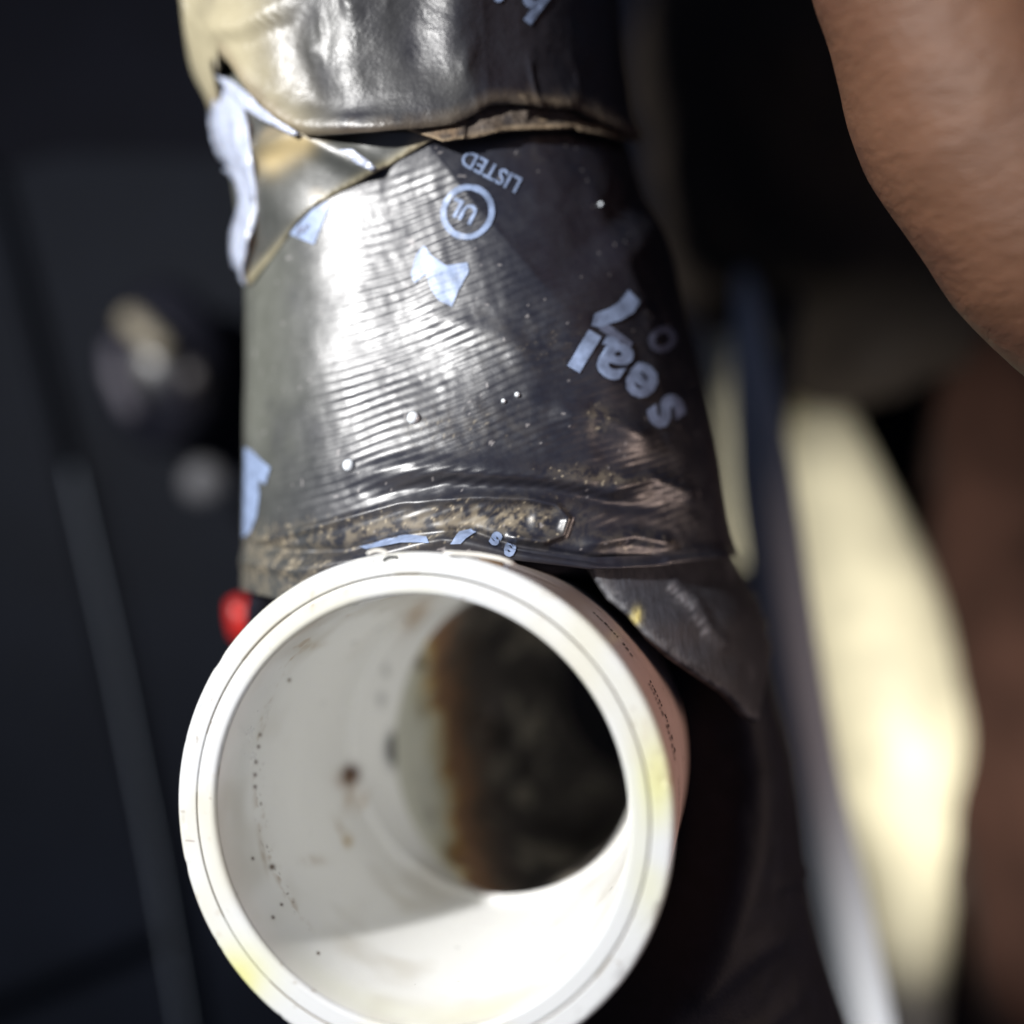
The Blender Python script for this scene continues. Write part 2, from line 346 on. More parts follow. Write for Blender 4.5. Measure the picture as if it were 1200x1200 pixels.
# white fitting axis (found from the outline of its rim)
RC = np.array([-1.141, -3.461, 0.]); NN = np.array([math.sin(-.204), math.sin(.044), 1.]); NN /= np.linalg.norm(NN)
UU = np.cross([0, 1, 0], NN); UU /= np.linalg.norm(UU); VV = np.cross(NN, UU)
def axis_rt(P):
    q = P-RC; t = -(q@NN); r = np.linalg.norm(q+np.outer(t, NN), axis=1); return r, t
def layer(name, Yf, th0, th1, nt, ny, hf, off, m, parent, colf=None, edge_px=None, ytop=14, cut=True, thick=.03):
    """skin around the body from a lower edge (pixel row as a function of pixel column) up to ytop"""
    th = np.linspace(th0, th1, nt)
    if edge_px is not None:
        Ye = np.zeros(nt)
        for k in range(3 if True else 1):
            P = body_pt(th, Ye, off); px, py = proj(P)
            # fixed point: want py == edge(px)
            for _ in range(25):
                P = body_pt(th, Ye, off); px, py = proj(P); tgt = np.interp(px, edge_px[0], edge_px[1]); Ye = Ye+(py-tgt)*(D-P[:, 2])/F*.8
    else: Ye = np.full(nt, Yf)
    s = np.linspace(0, 1, ny)[:, None]; Y = Ye[None, :]*(1-s)+ytop*s; T = np.broadcast_to(th[None, :], Y.shape)
    P0 = body_pt(T.ravel(), Y.ravel(), 0)
    h = hf(P0) if hf else np.zeros(len(P0))
    lip = 0*h
    P = body_pt(T.ravel(), Y.ravel(), h+off+lip)
    # turn the lower edge inwards so the sheet shows its thickness
    Pin = body_pt(T[0], Y[0], h[:nt]+off-thick); Pin2 = body_pt(T[0], Y[0]+.15, h[:nt]+off-thick)
    V = np.concatenate([Pin2, Pin, P]); Fc = gridfaces(ny+2, nt)
    col = None
    if colf is not None: col = np.concatenate([colf(P[:nt]), colf(P[:nt]), colf(P)])
    if cut:
        r, t = axis_rt(V); bad = (r < 2.78) & (t < 7.5) & (t > -2) & (V[:, 2] > ZC); Fc = Fc[~bad[Fc].any(1)]
    o = mesh(name, V, Fc, m, parent, col=col); return o, V, Fc
root = empty('taped_pipe', (cx0 := float(body_cr(9.)[0]), 0, ZC), 'thick pipe wrapped in glossy black printed film, running up behind the white open fitting', 'pipe')
# matte black rubber body under everything
yy = np.concatenate([np.linspace(-9.6, 3, 150), np.linspace(3.2, 26, 40)]); th = np.linspace(-math.pi, math.pi, 300, endpoint=False)
TT, YY = np.meshgrid(th, yy)
P = body_pt(TT.ravel(), YY.ravel(), -.10); P = P+0*P
hb = .05*vnoise(P, .5, 40, 2)+.02*vnoise(P, 2.2, 41, 2)
px, py = proj(P)
hb += ridge(px, py, [(955, 1010), (935, 1030), (905, 1040)], 6, .05)+ridge(px, py, [(800, 1190), (880, 1120), (940, 1080)], 14, .06)+ridge(px, py, [(860, 1240), (930, 1170), (960, 1130)], 12, .05)
under = -.10-.12*sstep(-1.6, -1.0, YY.ravel())-.33*sstep(-.55, .1, YY.ravel())
P = body_pt(TT.ravel(), YY.ravel(), under+hb)
P_flat = P.copy(); r_, t_ = axis_rt(P); P[:, 2] -= np.where(P[:, 2] > ZC+.4, 1, 0)*np.minimum(1.7*(1-sstep(3.05, 4.3, r_))*(1-sstep(-1.3, -.7, YY.ravel())), np.maximum(0, (P[:, 2]-ZC-.4)*.8))
# below the frame the body bends down to the floor
nt = 300; ext = []
cx_, R_ = body_cr(-9.6)
for a in np.linspace(.12, 1, 12):
    q = P[:nt]-np.array([cx_, -9.6, ZC]); ang = a*math.pi/2; piv = np.array([cx_, -9.6, ZC-6.0])
    v = P[:nt]-piv; ca, sa = math.cos(ang), math.sin(ang)
    ext.append(np.stack([v[:, 0], v[:, 1]*ca-v[:, 2]*sa, v[:, 1]*sa+v[:, 2]*ca], 1)+piv)
last = ext[-1].copy(); 
for z in (-18, -24, -31.4):
    q = last.copy(); q[:, 2] = z; ext.append(q)
V = np.concatenate(ext[::-1]+[P]); Fc = gridfaces(len(ext)+len(yy), nt, True)
rub = BVHTree.FromPolygons([tuple(v) for v in np.concatenate(ext[::-1]+[P_flat])], [tuple(map(int, f)) for f in Fc])
r, t = axis_rt(V); bad = (r < 2.78) & (t < 7.5) & (t > -2) & (V[:, 2] > ZC); Fc = Fc[~bad[Fc].any(1)]
mesh('rubber_sleeve', V, Fc, M_rub, root)
# glossy film
film_edge = ([100, 283, 340, 420, 520, 600, 690, 760, 860, 1000], [690, 692, 706, 700, 680, 656, 667, 664, 651, 640])
film, FV, FF = layer('film_wrap', None, -1.75, 1.75, 520, 430, h_film, 0, M_film, root, col_film, film_edge, ytop=9.0)
bvh = BVHTree.FromPolygons([tuple(v) for v in FV], [tuple(map(int, f)) for f in FF])
def on_film(px, py, off=0.0, tree=None):
    o = Vector((0, 0, D)); d = Vector(unproj(px, py, 0))-o; d.normalize()
    hit, nrm, idx, dist = (tree or bvh).ray_cast(o, d)
    if hit is None:
        hit, nrm, idx, dist = (tree or bvh).find_nearest(Vector(unproj(px, py, -4.5)))
    if nrm.dot(o-hit) < 0: nrm = -nrm
    return np.array(hit+nrm*off)
# tan backing layer showing below the cuff
def h_cuff(P):
    px, py = proj(P); h = .05*vnoise(P, .45, 11, 2)+.03*vnoise(P, 1.5, 12, 3)+.03*np.maximum(0, .12-np.abs(vnoise(P, 1.3, 14, 2)))/.12*sstep(-.1, .4, vnoise(P, .6, 16, 1))
    h += crease(px, py, (572, 150), (556, -60), .13, 40)
    h += ridge(px, py, [(535, -60), (533, 60), (545, 125)], 22, .08)
    h -= ridge(px, py, [(480, -60), (485, 60), (490, 120)], 26, .07)
    h += ridge(px, py, [(415, -60), (412, 60), (420, 140)], 26, .07)
    h -= ridge(px, py, [(350, -60), (352, 60), (375, 120), (420, 145)], 20, .08)
    h += ridge(px, py, [(240, 40), (290, 40), (340, 15), (370, -30)], 11, .10)
    h -= ridge(px, py, [(262, 52), (305, 50), (350, 22)], 6, .06)
    h += ridge(px, py, [(255, 62), (300, 115), (350, 148), (440, 155), (505, 150)], 14, .12)
    h += ridge(px, py, [(370, 82), (372, 62), (385, 45), (383, 22)], 4, .05)+ridge(px, py, [(360, 60), (378, 70), (392, 66)], 4, .045)
    h += ridge(px, py, [(405, 8), (420, 14), (418, 32)], 8, .07)
    h += ridge(px, py, [(232, -30), (236, 30), (243, 90), (246, 130)], 7, .12)
    h += ridge(px, py, [(600, 124), (640, 130), (690, 132)], 6, .04)
    h += ridge(px, py, [(538, 100), (546, 70), (560, 50)], 4, .05)
    return h
def col_cuff(P):
    px, py = proj(P); c = np.tile(np.array([.012, .012, .018]), (len(px), 1)); n2 = vnoise(P, 1., 52, 3); nz = vnoise(P, 8, 53, 3)
    left = 1-sstep(270, 370, px-.45*np.maximum(0, py-60))
    c = mixc(c, np.array([.36, .32, .21]), .9*left*sstep(-.9, .1, n2+.2))
    c = mixc(c, np.array([.10, .10, .09]), .6*(1-left)*(1-sstep(520, 575, px))*sstep(-.7, .5, n2))
    e = np.interp(px, cuff_edge[0], cuff_edge[1]); rim = 1-sstep(4, 20, e-py+6*nz)
    c = mixc(c, np.array([.16, .12, .075]), .5*rim)
    return c
cuff_edge = ([100, 244, 249, 256, 275, 300, 330, 360, 440, 500, 530, 552, 575, 600, 640, 680, 712, 745, 900],
             [118, 132, 128, 60, 78, 112, 142, 160, 158, 150, 146, 136, 123, 120, 124, 126, 140, 160, 175])
tan_edge = ([100, 250, 300, 440, 500, 520, 560, 600, 640, 680, 684, 745, 900], [20, 60, 90, 140, 160, 167, 160, 152, 150, 148, 152, 166, 178])
def col_tan(P):
    px, py = proj(P); nz = vnoise(P, 6, 61, 3); n2 = vnoise(P, 1.5, 62, 2)
    c = np.tile(np.array([.10, .08, .065]), (len(px), 1)); c = mixc(c, np.array([.18, .12, .07]), sstep(0, .5, n2)*.7)
    c = mixc(c, np.array([.02, .018, .02]), sstep(.05, .5, nz+.2*n2)*.8)
    e = np.interp(px, tan_edge[0], tan_edge[1]); c = mixc(c, np.array([.36, .27, .17]), (1-sstep(1, 6, e-py))*.8)
    c = mixc(c, np.array([.015, .014, .016]), sstep(640, 700, px)*.5)
    return c
layer('tan_backing', None, -1.4, 1.5, 420, 50, lambda P: np.where(proj(P)[0] > 545, h_cuff(P), .03)+.02*vnoise(P, 3, 15, 3), .045, M_tan, root, col_tan, tan_edge, ytop=7.6)
cuff, CV, CF = layer('upper_cuff', None, -math.pi, math.pi, 620, 170, h_cuff, .14, M_cuff, root, col_cuff, cuff_edge, ytop=26, cut=False, thick=.035)
# a patch of sheet laid on the film: outline in photo columns/rows, lifted off the surface
def patch(name, poly, off, m, parent, colf=None, step=5, thick=.05, tree=None, lift=None, subdiv=True):
    poly = np.array(poly, float); B = []
    for k in range(len(poly)):
        a, b = poly[k], poly[(k+1) % len(poly)]; n = max(1, int(np.hypot(*(b-a))/step))
        for j in range(n): B.append(a+(b-a)*j/n)
    B = np.array(B); nb = len(B); x0, y0 = poly.min(0); x1, y1 = poly.max(0); I = []
    gx, gy = np.meshgrid(np.arange(x0, x1, step), np.arange(y0, y1, step)); gx = gx.ravel()+step*.5; gy = gy.ravel()+step*.5
    d, _, _ = seg_dist(gx, gy, np.vstack([poly, poly[:1]]))
    ins = np.zeros(len(gx), bool); j = len(poly)-1
    for i in range(len(poly)):
        xi, yi = poly[i]; xj, yj = poly[j]
        with np.errstate(divide='ignore', invalid='ignore'):
            cnd = ((yi > gy) != (yj > gy)) & (gx < (xj-xi)*(gy-yi)/(yj-yi)+xi)
        ins ^= cnd; j = i
    I = np.stack([gx, gy], 1)[ins & (d > step*.45)]
    pts = [Vector(p) for p in np.vstack([B, I])]
    vo, eo, fo, *_ = delaunay_2d_cdt(pts, [], [list(range(nb))], 1, 1e-4)
    q = np.array([v[:] for v in vo]); lf = lift(q[:, 0], q[:, 1]) if lift else np.zeros(len(q))
    top = np.array([on_film(a, b, off+l_, tree) for (a, b), l_ in zip(q, lf)])
    bot = np.array([on_film(a, b, off+l_-thick, tree) for (a, b), l_ in zip(q, lf)])
    n = len(q); Fc = [tuple(f) for f in fo]
    cnt = {}
    for f in Fc:
        for i in range(len(f)): cnt[(f[i], f[(i+1) % len(f)])] = 1
    side = [(b, a, a+n, b+n) for (a, b) in cnt if (b, a) not in cnt]
    nr = np.cross(top[Fc[0][1]]-top[Fc[0][0]], top[Fc[0][2]]-top[Fc[0][0]])
    allf = Fc+[tuple(i+n for i in f[::-1]) for f in Fc]+side
    if nr[2] < 0: allf = [f[::-1] for f in allf]
    col = np.concatenate([colf(top), colf(top)*.6]) if colf else None
    return mesh(name, np.vstack([top, bot]), allf, m, parent, col=col)
def col_fold(P):
    px, py = proj(P); n2 = vnoise(P, 1.4, 72, 3); c = np.tile(np.array([.045, .047, .042]), (len(px), 1))
    d, _, _ = seg_dist(px, py, [(510, 160), (440, 204), (380, 236), (335, 285), (292, 332)])
    c = mixc(c, np.array([.34, .30, .19]), np.exp(-(d/7)**2)*.9); c = mixc(c, np.array([.3, .24, .15]), sstep(.25, .6, n2)*.5)
    d, _, _ = seg_dist(px, py, [(318, 186), (350, 165)]); c = mixc(c, np.array([.42, .33, .17]), np.exp(-(d/18)**2)*.95)
    return c
patch('folded_film_edge', [(268, 120), (305, 120), (350, 140), (430, 150), (505, 152), (509, 163), (470, 186), (440, 205), (400, 224), (372, 240), (350, 262), (330, 288), (312, 312), (296, 334), (288, 322), (286, 250), (278, 180)],
      .055, M_film, root, col_fold, 5, .05, lift=lambda a, b: .03*np.sin(a/23.)*np.sin(b/17.)+.10*np.exp(-(seg_dist(a, b, [(300, 175), (360, 160), (440, 200)])[0]/12)**2))
patch('clear_tape_strip', [(247, 82), (253, 74), (262, 84), (274, 102), (290, 124), (302, 150), (305, 185), (306, 215), (307, 250), (304, 280), (298, 305), (292, 334), (286, 330), (284, 285), (283, 240), (280, 214), (270, 198), (260, 170), (251, 130)],
      .13, M_strip, root, None, 4, .04, lift=lambda a, b: .05*np.sin(b/21.)+.022*np.sin((a-.25*b)/2.6)+.05*vnoise(np.stack([a*.06, b*.03, a*0], 1), 1, 4, 2))
patch('clear_tape_sliver', [(268, 96), (285, 104), (330, 136), (362, 160), (356, 163), (318, 142), (285, 118)], .24, M_strip, root, None, 4, .04)
patch('clear_tape_sliver', [(402, 178), (418, 176), (436, 190), (444, 199), (440, 203), (424, 195)], .17, M_strip, root, None, 4, .04)
def col_flap(P):
    px, py = proj(P); n2 = vnoise(P, 2.0, 82, 3); nz = vnoise(P, 14, 83, 2)
    c = np.tile(np.array([.036, .037, .046]), (len(px), 1))*(.55+.45*(1-sstep(760, 860, px)))[:, None]
    d, _, _ = seg_dist(px, py, [(697, 676), (730, 720), (752, 742), (800, 782), (880, 848)])
    c = mixc(c, np.array([.17, .17, .18]), np.exp(-(d/11)**2)*sstep(-.4, .3, nz)*.9)
    d, _, _ = seg_dist(px, py, [(784, 688), (806, 706), (822, 735), (836, 752)]); c = mixc(c, np.array([.22, .22, .24]), np.exp(-(d/4)**2)*sstep(-.3, .3, nz))
    c = mixc(c, np.array([.5, .42, .15]), np.exp(-(((px-746)/5)**2+((py-722)/9)**2))); c = mixc(c, np.array([.10, .10, .11]), sstep(.3, .6, n2)*.4)
    return c
patch('scuffed_flap', [(686, 664), (740, 660), (800, 655), (868, 640), (893, 660), (899, 720), (893, 790), (882, 846), (872, 840), (842, 812), (812, 792), (782, 770), (757, 748), (735, 722), (712, 702), (700, 684)],
      .10, M_flap, root, col_flap, 5, .12, tree=rub, lift=lambda a, b: .05*vnoise(np.stack([a*.02, b*.02, a*0], 1), 1, 3, 2)+.05*np.exp(-(seg_dist(a, b, [(784, 686), (806, 706), (822, 735), (840, 757)])[0]/5)**2))
# print on the film -------------------------------------------------
def font_shape(txt, bold=.012, spacing=.86):
    cu = bpy.data.curves.new('t', 'FONT'); cu.body = txt; cu.offset = bold; cu.space_character = spacing; cu.size = 1; cu.resolution_u = 3
    ob = bpy.data.objects.new('t', cu); C.objects.link(ob); dg = bpy.context.evaluated_depsgraph_get()
    me = bpy.data.meshes.new_from_object(ob.evaluated_get(dg)); bm = bmesh.new(); bm.from_mesh(me)
    bmesh.ops.remove_doubles(bm, verts=bm.verts, dist=1e-5)
    bmesh.ops.triangulate(bm, faces=bm.faces)
    bmesh.ops.subdivide_edges(bm, edges=[e for e in bm.edges if e.calc_length() > .07], cuts=3, use_grid_fill=True)
    bmesh.ops.triangulate(bm, faces=bm.faces)
    bm.verts.index_update(); V = np.array([v.co[:2] for v in bm.verts]); Fc = [tuple(v.index for v in f.verts) for f in bm.faces]
    bm.free(); bpy.data.objects.remove(ob); bpy.data.curves.remove(cu); bpy.data.meshes.remove(me); return V, Fc
def decal(name, V2, Fc, org, ang, sx, sy, m, parent, off=.018, tree=None, shear=0):
    """V2 in glyph units; org pixel of the glyph origin, ang reading direction (deg, clockwise on the picture)"""
    a = math.radians(ang); dx = np.array([math.cos(a), math.sin(a)]); up = np.array([math.sin(a), -math.cos(a)])
    q = np.array(org)+np.outer(V2[:, 0]*sx+shear*V2[:, 1]*sy, dx)+np.outer(V2[:, 1]*sy, up)
    P = np.array([on_film(x, y, off, tree) for x, y in q])
    f0 = Fc[0]; nr = np.cross(P[f0[1]]-P[f0[0]], P[f0[2]]-P[f0[0]])
    if nr[2] < 0: Fc = [f[::-1] for f in Fc]
    return mesh(name, P, Fc, m, parent)
def poly_px(name, poly, m, parent, off=.018, step=3, tree=None):
    poly = np.array(poly, float); bmv = bmesh.new(); vs = [bmv.verts.new((x, y, 0)) for x, y in poly]; bmv.faces.new(vs)
    bmesh.ops.triangulate(bmv, faces=bmv.faces)
    for _ in range(4):
        es = [e for e in bmv.edges if e.calc_length() > step*2]
        if not es: break
        bmesh.ops.subdivide_edges(bmv, edges=es, cuts=1, use_grid_fill=True); bmesh.ops.triangulate(bmv, faces=bmv.faces)
    bmv.verts.index_update(); V2 = np.array([v.co[:2] for v in bmv.verts]); Fc = [tuple(v.index for v in f.verts) for f in bmv.faces]; bmv.free()
    return decal(name, V2*np.array([1, -1]), Fc, (0, 0), 0, 1, 1, m, parent, off, tree)
def word(name, txt, org, ang, sx, sy, m, parent=film, bold=.02, spacing=.9, tree=None, off=.018, shear=0):
    V2, Fc = font_shape(txt, bold, spacing); return decal(name, V2, Fc, org, ang, sx, sy, m, parent, off, tree, shear)
def letter(ch, ctr, ang, wd, ht, m, parent=film, bold=.02, tree=None):
    V2, Fc = font_shape(ch, bold, 1); lo, hi = V2.min(0), V2.max(0); V2 = (V2-(lo+hi)/2)/(hi-lo)
    return decal('printed_letter', V2, Fc, ctr, ang, wd, ht, m, parent, .018, tree)
letter('l', (684, 412), 211, 17, 49, M_ink); letter('a', (717, 421), 213, 40, 45, M_ink, bold=.03)
letter('e', (751, 447), 217, 36, 40, M_ink, bold=.03); letter('s', (779, 482), 236, 30, 44, M_ink, bold=.03)
# curved logo stroke next to the word, then its worn second leg
poly_px('printed_mark', [(692, 382), (696, 368), (712, 362), (724, 355), (736, 340), (749, 354), (741, 367), (726, 376), (712, 380), (704, 385)], M_ink, film)
poly_px('printed_mark', [(700, 386), (712, 380), (740, 402), (738, 408), (726, 402)], M_ink2, film)
letter('o', (775, 398), 238, 30, 34, M_ink2)
# LISTED with its ring and the letters inside
word('printed_word', 'LISTED', (613, 211), 208, 24.5, 27, M_ink, bold=.012, spacing=1.02)
a = np.linspace(0, 2*np.pi, 60, endpoint=False); ro = np.stack([31*np.cos(a), 33*np.sin(a)], 1); ri = ro*.78
RV = np.vstack([ro, ri]); RF = [(i, (i+1) % 60, 60+(i+1) % 60, 60+i) for i in range(60)]
decal('printed_ring', RV, RF, (548, 249), 28, 1, 1, M_ink, film)
word('printed_letter', 'U', (562, 246), 208, 26, 30, M_ink, bold=.03); word('printed_letter', 'L', (545, 238), 208, 26, 30, M_ink, bold=.03)
poly_px('printed_mark', [(488, 298), (498, 288), (506, 300), (524, 312), (548, 308), (550, 318), (538, 340), (530, 360), (514, 352), (506, 340), (500, 322), (486, 332), (482, 322)], M_ink, film)
poly_px('printed_mark', [(335, 272), (352, 260), (366, 246), (384, 236), (388, 240), (378, 264), (369, 287)], M_ink, film, off=.02)
poly_px('printed_letter', [(348, 276), (352, 264), (358, 268), (362, 262), (364, 264), (359, 272)], M_ink2, film, off=.032)
poly_px('printed_mark', [(288, 524), (296, 528), (306, 538), (318, 548), (312, 568), (304, 562), (305, 580), (302, 604), (294, 624), (286, 630)], M_ink, film)
word('printed_letter', 's', (590, 628), 208, 34, 34, M_ink, bold=.03); word('printed_letter', 'e', (607, 641), 205, 30, 30, M_ink, bold=.03)
poly_px('printed_mark', [(420, 640), (436, 636), (452, 630), (478, 627), (500, 630), (503, 636), (470, 637), (430, 645)], M_ink, film)
poly_px('printed_mark', [(538, 624), (552, 618), (558, 624), (546, 632), (540, 637), (528, 637)], M_ink, film)
cbv = BVHTree.FromPolygons([tuple(v) for v in CV], [tuple(map(int, f)) for f in CF])
word('printed_letter', 'h', (650, -8), 216, 62, 66, M_ink, parent=cuff, bold=.04, tree=cbv); word('printed_letter', 'i', (612, -30), 216, 62, 66, M_ink, parent=cuff, bold=.04, tree=cbv)
# small droplets sitting on the film
for (dx_, dy_, rr) in ((485, 490, .085), (410, 546, .085), (590, 470, .03), (606, 463, .035), (703, 240, .03)):
    p = on_film(dx_, dy_, .02); bm = bmesh.new(); bmesh.ops.create_uvsphere(bm, u_segments=18, v_segments=12, radius=rr)
    from_bm('droplet', bm, M_drop, root, loc=p)

# ================================================================== WHITE FITTING
fit = empty('white_pipe_fitting', RC-NN*4.5, 'open white plastic pipe fitting with thick round rim and stained inside, facing the viewer', 'pipe fitting')
NS = 720
def ring(r, t, cshift=(0, 0)):
    a = np.linspace(0, 2*np.pi, NS, endpoint=False)
    r = np.broadcast_to(r, a.shape)
    return RC-NN*t+np.outer(r*np.cos(a)+cshift[0], UU)+np.outer(r*np.sin(a)+cshift[1], VV)
def blob(px, py, x, y, rx, ry, ang=0):
    ca, sa = math.cos(ang), math.sin(ang); u = ((px-x)*ca+(py-y)*sa)/rx; v = (-(px-x)*sa+(py-y)*ca)/ry
    return np.exp(-(u*u+v*v))
def col_pvc(P, inner=False):
    px, py = proj(P); n = len(px); c = np.tile(np.array([.53, .54, .545]), (n, 1)); n2 = vnoise(P, .9, 91, 3); nz = vnoise(P, 7, 92, 3); g = vnoise(P, 20, 93, 2)
    r, t = axis_rt(P)
    if not inner:
        c = mixc(c, np.array([.54, .53, .22]), .95*(blob(px, py, 772, 905, 26, 45)+blob(px, py, 765, 1010, 25, 60)*.6+blob(px, py, 270, 1150, 45, 40)*1.1)*sstep(-.6, .2, n2+.3))  # yellow colour bleed of the bright light, painted into the rim
        c = mixc(c, np.array([.50, .47, .34]), .5*sstep(.0, .6, n2))
        c = mixc(c, np.array([.40, .33, .24]), .45*sstep(.35, .75, nz)*sstep(-.2, .5, n2)); c = mixc(c, np.array([.25, .2, .15]), .6*(vnoise(P, 11, 97, 1) > .88))
        c = mixc(c, np.array([.30, .27, .22]), ((t > .003) & (r < 2.75) & (r > 2.7))*.9)
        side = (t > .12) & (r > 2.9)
        c = mixc(c, np.array([.70, .50, .43]), side*(.3+.7*sstep(690, 760, px)))  # warm light bounced off the hand, painted into the collar's right side
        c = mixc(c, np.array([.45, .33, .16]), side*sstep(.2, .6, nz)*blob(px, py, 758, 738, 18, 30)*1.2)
        c = mixc(c, np.array([.35, .25, .15]), .7*blob(px, py, 785, 915, 5, 12)*sstep(-.2, .4, nz))
    else:
        c = np.tile(np.array([.87, .87, .85]), (n, 1))
        c = mixc(c, np.array([.52, .48, .40]), .45*sstep(0, .6, n2))
        # scum line a little below the mouth, broken into dots
        line = np.exp(-((t-(1.05+.25*vnoise(P, .7, 95, 1)))/.10)**2)*(1-sstep(325, 375, px))*sstep(770, 830, py)
        c = mixc(c, np.array([.33, .22, .12]), line*sstep(.0, .45, nz)*.6)
        c = mixc(c, np.array([.12, .08, .05]), line*(g > .55)*.8)
        c = mixc(c, np.array([.42, .28, .15]), .6*np.exp(-((t-.75)/.28)**2)*sstep(.2, .6, nz)*(py < 800))
        for (x, y, rx, ry, an, k, cc) in ((411, 908, 8.5, 10, .2, 1.6, (.06, .02, .01)), (404, 915, 12, 12, 0, .35, (.35, .2, .1)), (410, 935, 5, 16, .3, .45, (.42, .27, .12)), (424, 940, 4, 14, .5, .45, (.42, .27, .12)),
                (407, 985, 5, 7, 0, .8, (.42, .28, .08)), (398, 970, 4, 14, -.5, .4, (.4, .3, .18)), (319, 1016, 3.4, 3.2, 0, .9, (.12, .08, .05)), (308, 1000, 3, 20, -.2, .4, (.35, .26, .16)),
                (339, 797, 2.2, 2.2, 0, .8, (.15, .1, .06)), (370, 1008, 14, 6, 0, .3, (.4, .3, .2)), (487, 722, 24, 9, -.9, .55, (.42, .27, .14)), (352, 738, 30, 4, -.5, .5, (.35, .22, .12)), (365, 757, 14, 4, -.2, .4, (.42, .3, .16)),
                (296, 1006, 2, 2, 0, .9, (.1, .07, .05)), (330, 1060, 1.8, 1.8, 0, .9, (.1, .07, .05))):
            c = mixc(c, np.array(cc), k*1.3*blob(px, py, x, y, rx, ry, an)*sstep(-.6, .2, nz+.4*k))
        for (x, y) in ((300, 893), (299, 908), (299, 922), (303, 875), (305, 861), (320, 1075), (373, 1117)): c = mixc(c, np.array([.10, .06, .04]), blob(px, py, x, y, 2.0, 2.2))
        c = mixc(c, np.array([.78, .77, .50]), .5*np.exp(-((t-.3)/.35)**2)*blob(px, py, 560, 1150, 200, 60))
    return c
def loft(name, prof, m, inner, parent, wob=.0):
    V = np.concatenate([ring(r, t) for r, t in prof]); 
    if wob:
        rr_ = np.array([np.ravel(r)[0] for r, t in prof for _ in range(NS)]); V = V-np.maximum(0, vnoise(V, 5, 103, 2)-.35)[:, None]*.06*((rr_ > 2.9) & (rr_ < 3.001))[:, None]*NN
        rn = vnoise(V, .8, 101, 2)*wob; V = V+rn[:, None]*NN
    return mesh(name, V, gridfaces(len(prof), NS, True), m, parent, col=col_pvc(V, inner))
def arc(c, rr, a0, a1, n): return [(c[0]+rr*math.cos(math.radians(a)), c[1]-rr*math.sin(math.radians(a))) for a in np.linspace(a0, a1, n)]
# outer collar: outer wall, rounded lip, flat face, down into the joint
prof = [(3.0, t) for t in np.linspace(5.2, .09, 60)]+arc((2.93, .07), .07, 0, 90, 8)+[(r, 0) for r in np.linspace(2.92, 2.748, 10)]+[(2.741, .006), (2.739, .06)]
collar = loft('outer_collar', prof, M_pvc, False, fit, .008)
# inner bushing: joint, face, softened inner edge
prof = [(2.728, .06), (2.726, .006), (2.72, 0)]+[(r, -.004) for r in np.linspace(2.71, 2.56, 10)]+arc((2.56, .061), .065, 90, 180, 8)
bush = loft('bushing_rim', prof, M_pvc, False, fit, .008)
# socket wall down to the stop
sh = []
prof = [(2.495-.045*(t/4.5), t) for t in np.linspace(.064, 4.42, 240)]+[(2.44, 4.47), (2.42, 4.5), (2.395, 4.52), (2.37, 4.53), (2.36, 4.56)]
sock = loft('socket_wall', prof, M_pvc, True, fit)
# passage beyond the stop, leaning to the right, then the stained chamber
def ell(cpx, cpy, rx, ry, z, tiltx):
    a = np.linspace(0, 2*np.pi, NS, endpoint=False); out = []
    c0 = unproj(cpx, cpy, z); s = (D-z)/F
    x = c0[0]+rx*s*np.cos(a); y = c0[1]+ry*s*np.sin(a); zz = z+tiltx*np.cos(a)
    k = (D-zz)/(D-z); return np.stack([x*k, y*k, zz], 1)
A = ring(2.36, 4.56); B = ell(607, 872, 144, 181, -5.1, .35); secs = []
for s in np.linspace(0, 1, 40): secs.append(A*(1-s)+B*s)
P = np.concatenate(secs); c = col_pvc(P, True)*.93; px, py = proj(P); nz = vnoise(P, 5, 111, 3)
for (x, y, rx, ry, k) in ((463, 878, 9, 17, 2.2), (452, 786, 4, 8, .5), (447, 820, 5, 9, .5), (475, 912, 6, 5, .7), (496, 922, 6, 6, .4)): c = mixc(c, np.array([.03, .03, .035]), k*blob(px, py, x, y, rx, ry))
mesh('passage_wall', P, gridfaces(len(secs), NS, True), M_pvc, fit, col=c)
secs = []; cols = []
ns = 70
for i in range(ns):
    s = i/(ns-1); dz = 4.6*s; q = B.copy(); ctr = B.mean(0); g = 1-.04*s
    close = math.sqrt(max(0, 1-max(0, (s-.45)/.55)**2)); q = ctr+(q-ctr)*g*max(.001, close); q[:, 0] += 1.9*s; q[:, 2] = B[:, 2]*(1-s)+ctr[2]*s-dz
    secs.append(q)
P = np.concatenate(secs); n2 = vnoise(P, 1.1, 121, 3); nz = vnoise(P, 4, 122, 3); P = P+0.12*vnoise(P, 1.0, 123, 3)[:, None]*np.array([1, .5, 1])*np.repeat(np.linspace(0, 1, ns) > .1, NS)[:, None]
s = np.repeat(np.linspace(0, 1, ns), NS); s = s+.035*n2
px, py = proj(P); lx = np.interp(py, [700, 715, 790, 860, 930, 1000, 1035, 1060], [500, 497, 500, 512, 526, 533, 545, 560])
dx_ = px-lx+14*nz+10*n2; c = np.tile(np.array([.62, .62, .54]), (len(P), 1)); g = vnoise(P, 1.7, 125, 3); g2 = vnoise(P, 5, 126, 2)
c = mixc(c, np.array([.50, .45, .28]), sstep(-22, -6, dx_)*.6); c = mixc(c, np.array([.50, .29, .07]), sstep(-5, 0, dx_)*(.35+.6*sstep(-.3, .3, g2))); c = mixc(c, np.array([.26, .15, .09]), sstep(2, 8, dx_)); c = mixc(c, np.array([.12, .09, .07]), sstep(14, 45, dx_+16*g))
